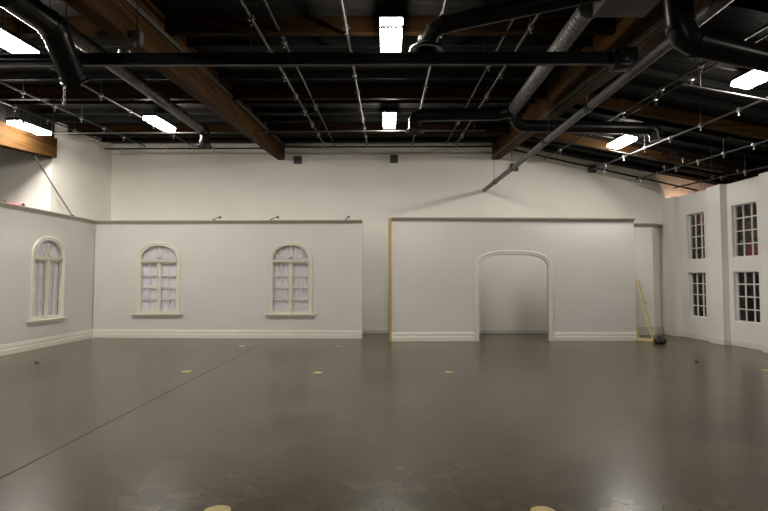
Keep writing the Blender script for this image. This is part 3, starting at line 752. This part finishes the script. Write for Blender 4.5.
collars(t, pd, 0.135, off, idx=(0, 1, 3)); collars(t, pd, 0.118, off, idx=(len(pd) - 1,))
for i in range(8):
    x = 3.35 + i * 0.17
    MB().box(-0.009, 0.009, -0.009, 0.009, 0.0, 0.024).build('screw', CHROME, t).location = Vector((x, 5.10, 4.25 - (x - 2.985) * 0.24 + 0.108)) - off

# ------------------------------------------------------------------ small fittings
for i, (X, Z, lab) in enumerate(((-3.05, 5.90, 'dark square wall box right of the left timber beam'), (0.24, 5.93, 'dark square wall box above the gap between the set walls'), (4.34, 5.64, 'dark square wall box behind the grey pipe'), (6.99, 5.58, 'dark square wall box towards the back right corner'))):
    t = empty('wall_box', (X, BK, Z)); tag(t, lab, 'box', 'dark boxes high on the back wall')
    MB().box(-0.135, 0.135, -0.12, 0.0, -0.13, 0.13, 0.012).build('case', DGREY, t)
    mb = MB()
    for k in range(6): mb.box(-0.11, 0.11, -0.126, -0.118, -0.10 + k * 0.038, -0.085 + k * 0.038)
    mb.build('louvre', BLACKS, t)
for i, (X, Y, lab) in enumerate(((-5.42, 15.95, 'small metal hook on the long set wall top, leftmost of three'), (-3.6, 15.91, 'small metal hook on the long set wall top, above the second window'), (-1.28, 15.87, 'small metal hook on the long set wall top, near its right end'))):
    t = empty('wall_hook', (X, Y, FH)); tag(t, lab, 'hook', 'hooks on top of the long set wall')
    MB().box(-0.05, 0.05, -0.03, 0.03, 0, 0.02).build('base_plate', GALV, t)
    s = 1 if i < 2 else 0.35
    MB().tube([(-0.06 * s, 0, 0.015), (0.10 * s, -0.02, 0.08), (0.17 * s + 0.02, -0.02, 0.11), (0.19 * s + 0.03, -0.02, 0.05)], 0.012, 8).build('arm', GALV, t)
    MB().box(0.16 * s + 0.0, 0.16 * s + 0.06, -0.05, 0.02, 0.07, 0.13, 0.01).build('clamp_head', GALV, t)
def strut(a, b, label):
    t = empty('brace_pole', b); tag(t, label, 'brace', 'brace poles over the side set wall'); off = Vector(b); a = Vector(a) - off
    MB().tube([a, (0, 0, 0)], 0.021, 10).build('pole', CHROME, t)
    MB().box(-0.03, 0.03, -0.03, 0.03, -0.02, 0.04, 0.006).build('foot_bracket', GALV, t)
    k = MB().box(-0.03, 0.03, -0.03, 0.03, -0.03, 0.03, 0.006).build('top_bracket', GALV, t); k.location = a
strut((-9.42, 13.45, 5.14), (-9.26, 14.95, FH + 0.02), 'thin silver pole slanting from the left beam to the set wall top')
strut((-9.42, 11.2, 4.2), (-9.26, 12.25, FH + 0.02), 'short silver pole at the left edge, above the side set wall')
# exit sign
t = empty('exit_sign', (-10.42, 14.25, 3.89)); tag(t, 'red EXIT sign on the shadowed wall, half hidden by the side set wall', 'sign')
MB().box(-0.16, 0.16, -0.055, 0.0, -0.11, 0.11, 0.01).build('sign_case', WHITE, t)
cu = bpy.data.curves.new('exit_letters', 'FONT'); cu.body = 'EXIT'; cu.size = 0.17; cu.align_x = 'CENTER'; cu.align_y = 'CENTER'; cu.extrude = 0.004; cu.offset = 0.004
tmp = bpy.data.objects.new('tmp', cu); COL.objects.link(tmp)
me = bpy.data.meshes.new_from_object(tmp.evaluated_get(bpy.context.evaluated_depsgraph_get())); bpy.data.objects.remove(tmp)
lt = bpy.data.objects.new('letters', me); COL.objects.link(lt); lt.parent = t; lt.location = (0, -0.06, 0); lt.rotation_euler = (PI / 2, 0, 0)
me.materials.clear(); me.materials.append(EXITR)
t = empty('emergency_light', (-10.17, 14.25, 3.90)); tag(t, 'small white emergency light just right of the EXIT sign', 'lamp')
MB().box(-0.06, 0.06, -0.04, 0.0, -0.08, 0.06, 0.01).build('case', WHITE, t)
MB().lathe((-0.0, -0.04, 0.02), [(0.0, 0.09), (0.052, 0.085), (0.055, 0.06), (0.035, 0.0)], 18, (0.3, -1, -0.2)).build('lamp_head', WHITE, t)
MB().lathe((0.03, -0.11, 0.0), [(0.0, 0.02), (0.04, 0.018), (0.042, 0.0), (0.0, 0.0)], 18, (0.3, -1, -0.2)).build('lamp_lens', DGREY, t)
# hanging box under the left beam and chain by the left duct
t = empty('hanging_box', (-3.42, 6.84, 5.12)); tag(t, 'small grey box hanging on a cable by the left timber beam', 'box')
MB().box(-0.07, 0.07, -0.06, 0.06, -0.06, 0.09, 0.012).build('case', GREYPIPE, t)
MB().box(-0.09, -0.03, -0.07, 0.05, -0.11, -0.05, 0.01).box(0.03, 0.06, -0.05, 0.05, -0.10, -0.05, 0.006).build('bracket', GALV, t)
MB().tube([(0.0, 0, 0.08), (0.0, 0, roofz(-3.4, 6.84) - 5.125)], 0.008, 6).build('cable', BLACKS, t)
t = empty('chain', (-4.60, 7.16, 4.33)); tag(t, 'short silver chain hanging below the upper left black duct', 'chain')
for k in range(6):
    m = MB(); pts = []
    for i in range(13):
        a = 2 * PI * i / 12; pts.append((0.018 * math.cos(a), 0, 0.03 * math.sin(a)))
    m.tube(pts, 0.006, 6, cap=False); l = m.build('link', CHROME, t); l.location = (0, 0, k * 0.048); l.rotation_euler = (0, 0, (PI / 2) * (k % 2))
MB().tube([(0, 0, 0.27), (0, 0, roofz(-4.6, 7.16) - 4.335)], 0.005, 6).build('wire', BLACKS, t)

# floor plates
plates = [(-1.34, 4.12, 0.105, 'tan round floor plate at the bottom edge, left of the middle'), (1.23, 4.12, 0.10, 'tan round floor plate at the bottom edge, right of the middle'),
          (-3.96, 10.2, 0.10, 'tan round floor plate beside the floor joint, below the second window'), (-1.35, 10.1, 0.085, 'tan round floor plate in front of the long set wall, middle distance'),
          (1.22, 10.2, 0.085, 'tan round floor plate in front of the arch wall, middle distance'), (-3.97, 14.07, 0.10, 'tan round floor plate by the foot of the long set wall, near the joint'),
          (-1.34, 14.09, 0.09, 'faint tan floor plate near the right end of the long set wall'), (7.62, 10.4, 0.11, 'tan round floor plate near the right window wall')]
for X, Y, r, lab in plates:
    o = MB().lathe((0, 0, 0), [(0.0, 0.006), (r * 0.25, 0.006), (r * 0.27, 0.004), (r * 0.86, 0.005), (r * 0.93, 0.006), (r, 0.003), (r, 0.0), (0, 0.0)], 32, smooth=False).build('floor_plate', BRASS)
    o.location = (X, Y, 0.0); tag(o, lab, 'floor plate', 'round plates set in the floor')
for X, Y, lab in ((-7.63, 11.22, 'small dark plug on the floor at the left, by the side set wall'), (6.84, 11.44, 'small dark plug on the floor at the right, before the window wall')):
    o = MB().lathe((0, 0, 0), [(0, 0.03), (0.03, 0.028), (0.042, 0.012), (0.055, 0.0), (0, 0.0)], 18).build('floor_plug', DARKSPOT); o.location = (X, Y, 0); tag(o, lab, 'floor plug', 'dark plugs on the floor')

# ------------------------------------------------------------------ world, camera, view
w = bpy.data.worlds.new('world'); SC.world = w; w.use_nodes = True
w.node_tree.nodes['Background'].inputs[0].default_value = (0.02, 0.02, 0.025, 1); w.node_tree.nodes['Background'].inputs[1].default_value = 0.1
cam = bpy.data.cameras.new('camera'); cam.sensor_width = 36; cam.lens = 24.0; cam.clip_end = 200
co = bpy.data.objects.new('camera', cam); COL.objects.link(co)
co.location = (0, 0, 1.83); co.rotation_euler = (PI / 2 + math.atan(23.5 / 512), 0, math.atan(3 / 512))
SC.camera = co
SC.view_settings.view_transform = 'Standard'; SC.view_settings.look = 'None'; SC.view_settings.gamma = 1; SC.view_settings.use_curve_mapping = False
SC.view_settings.exposure = 0.0
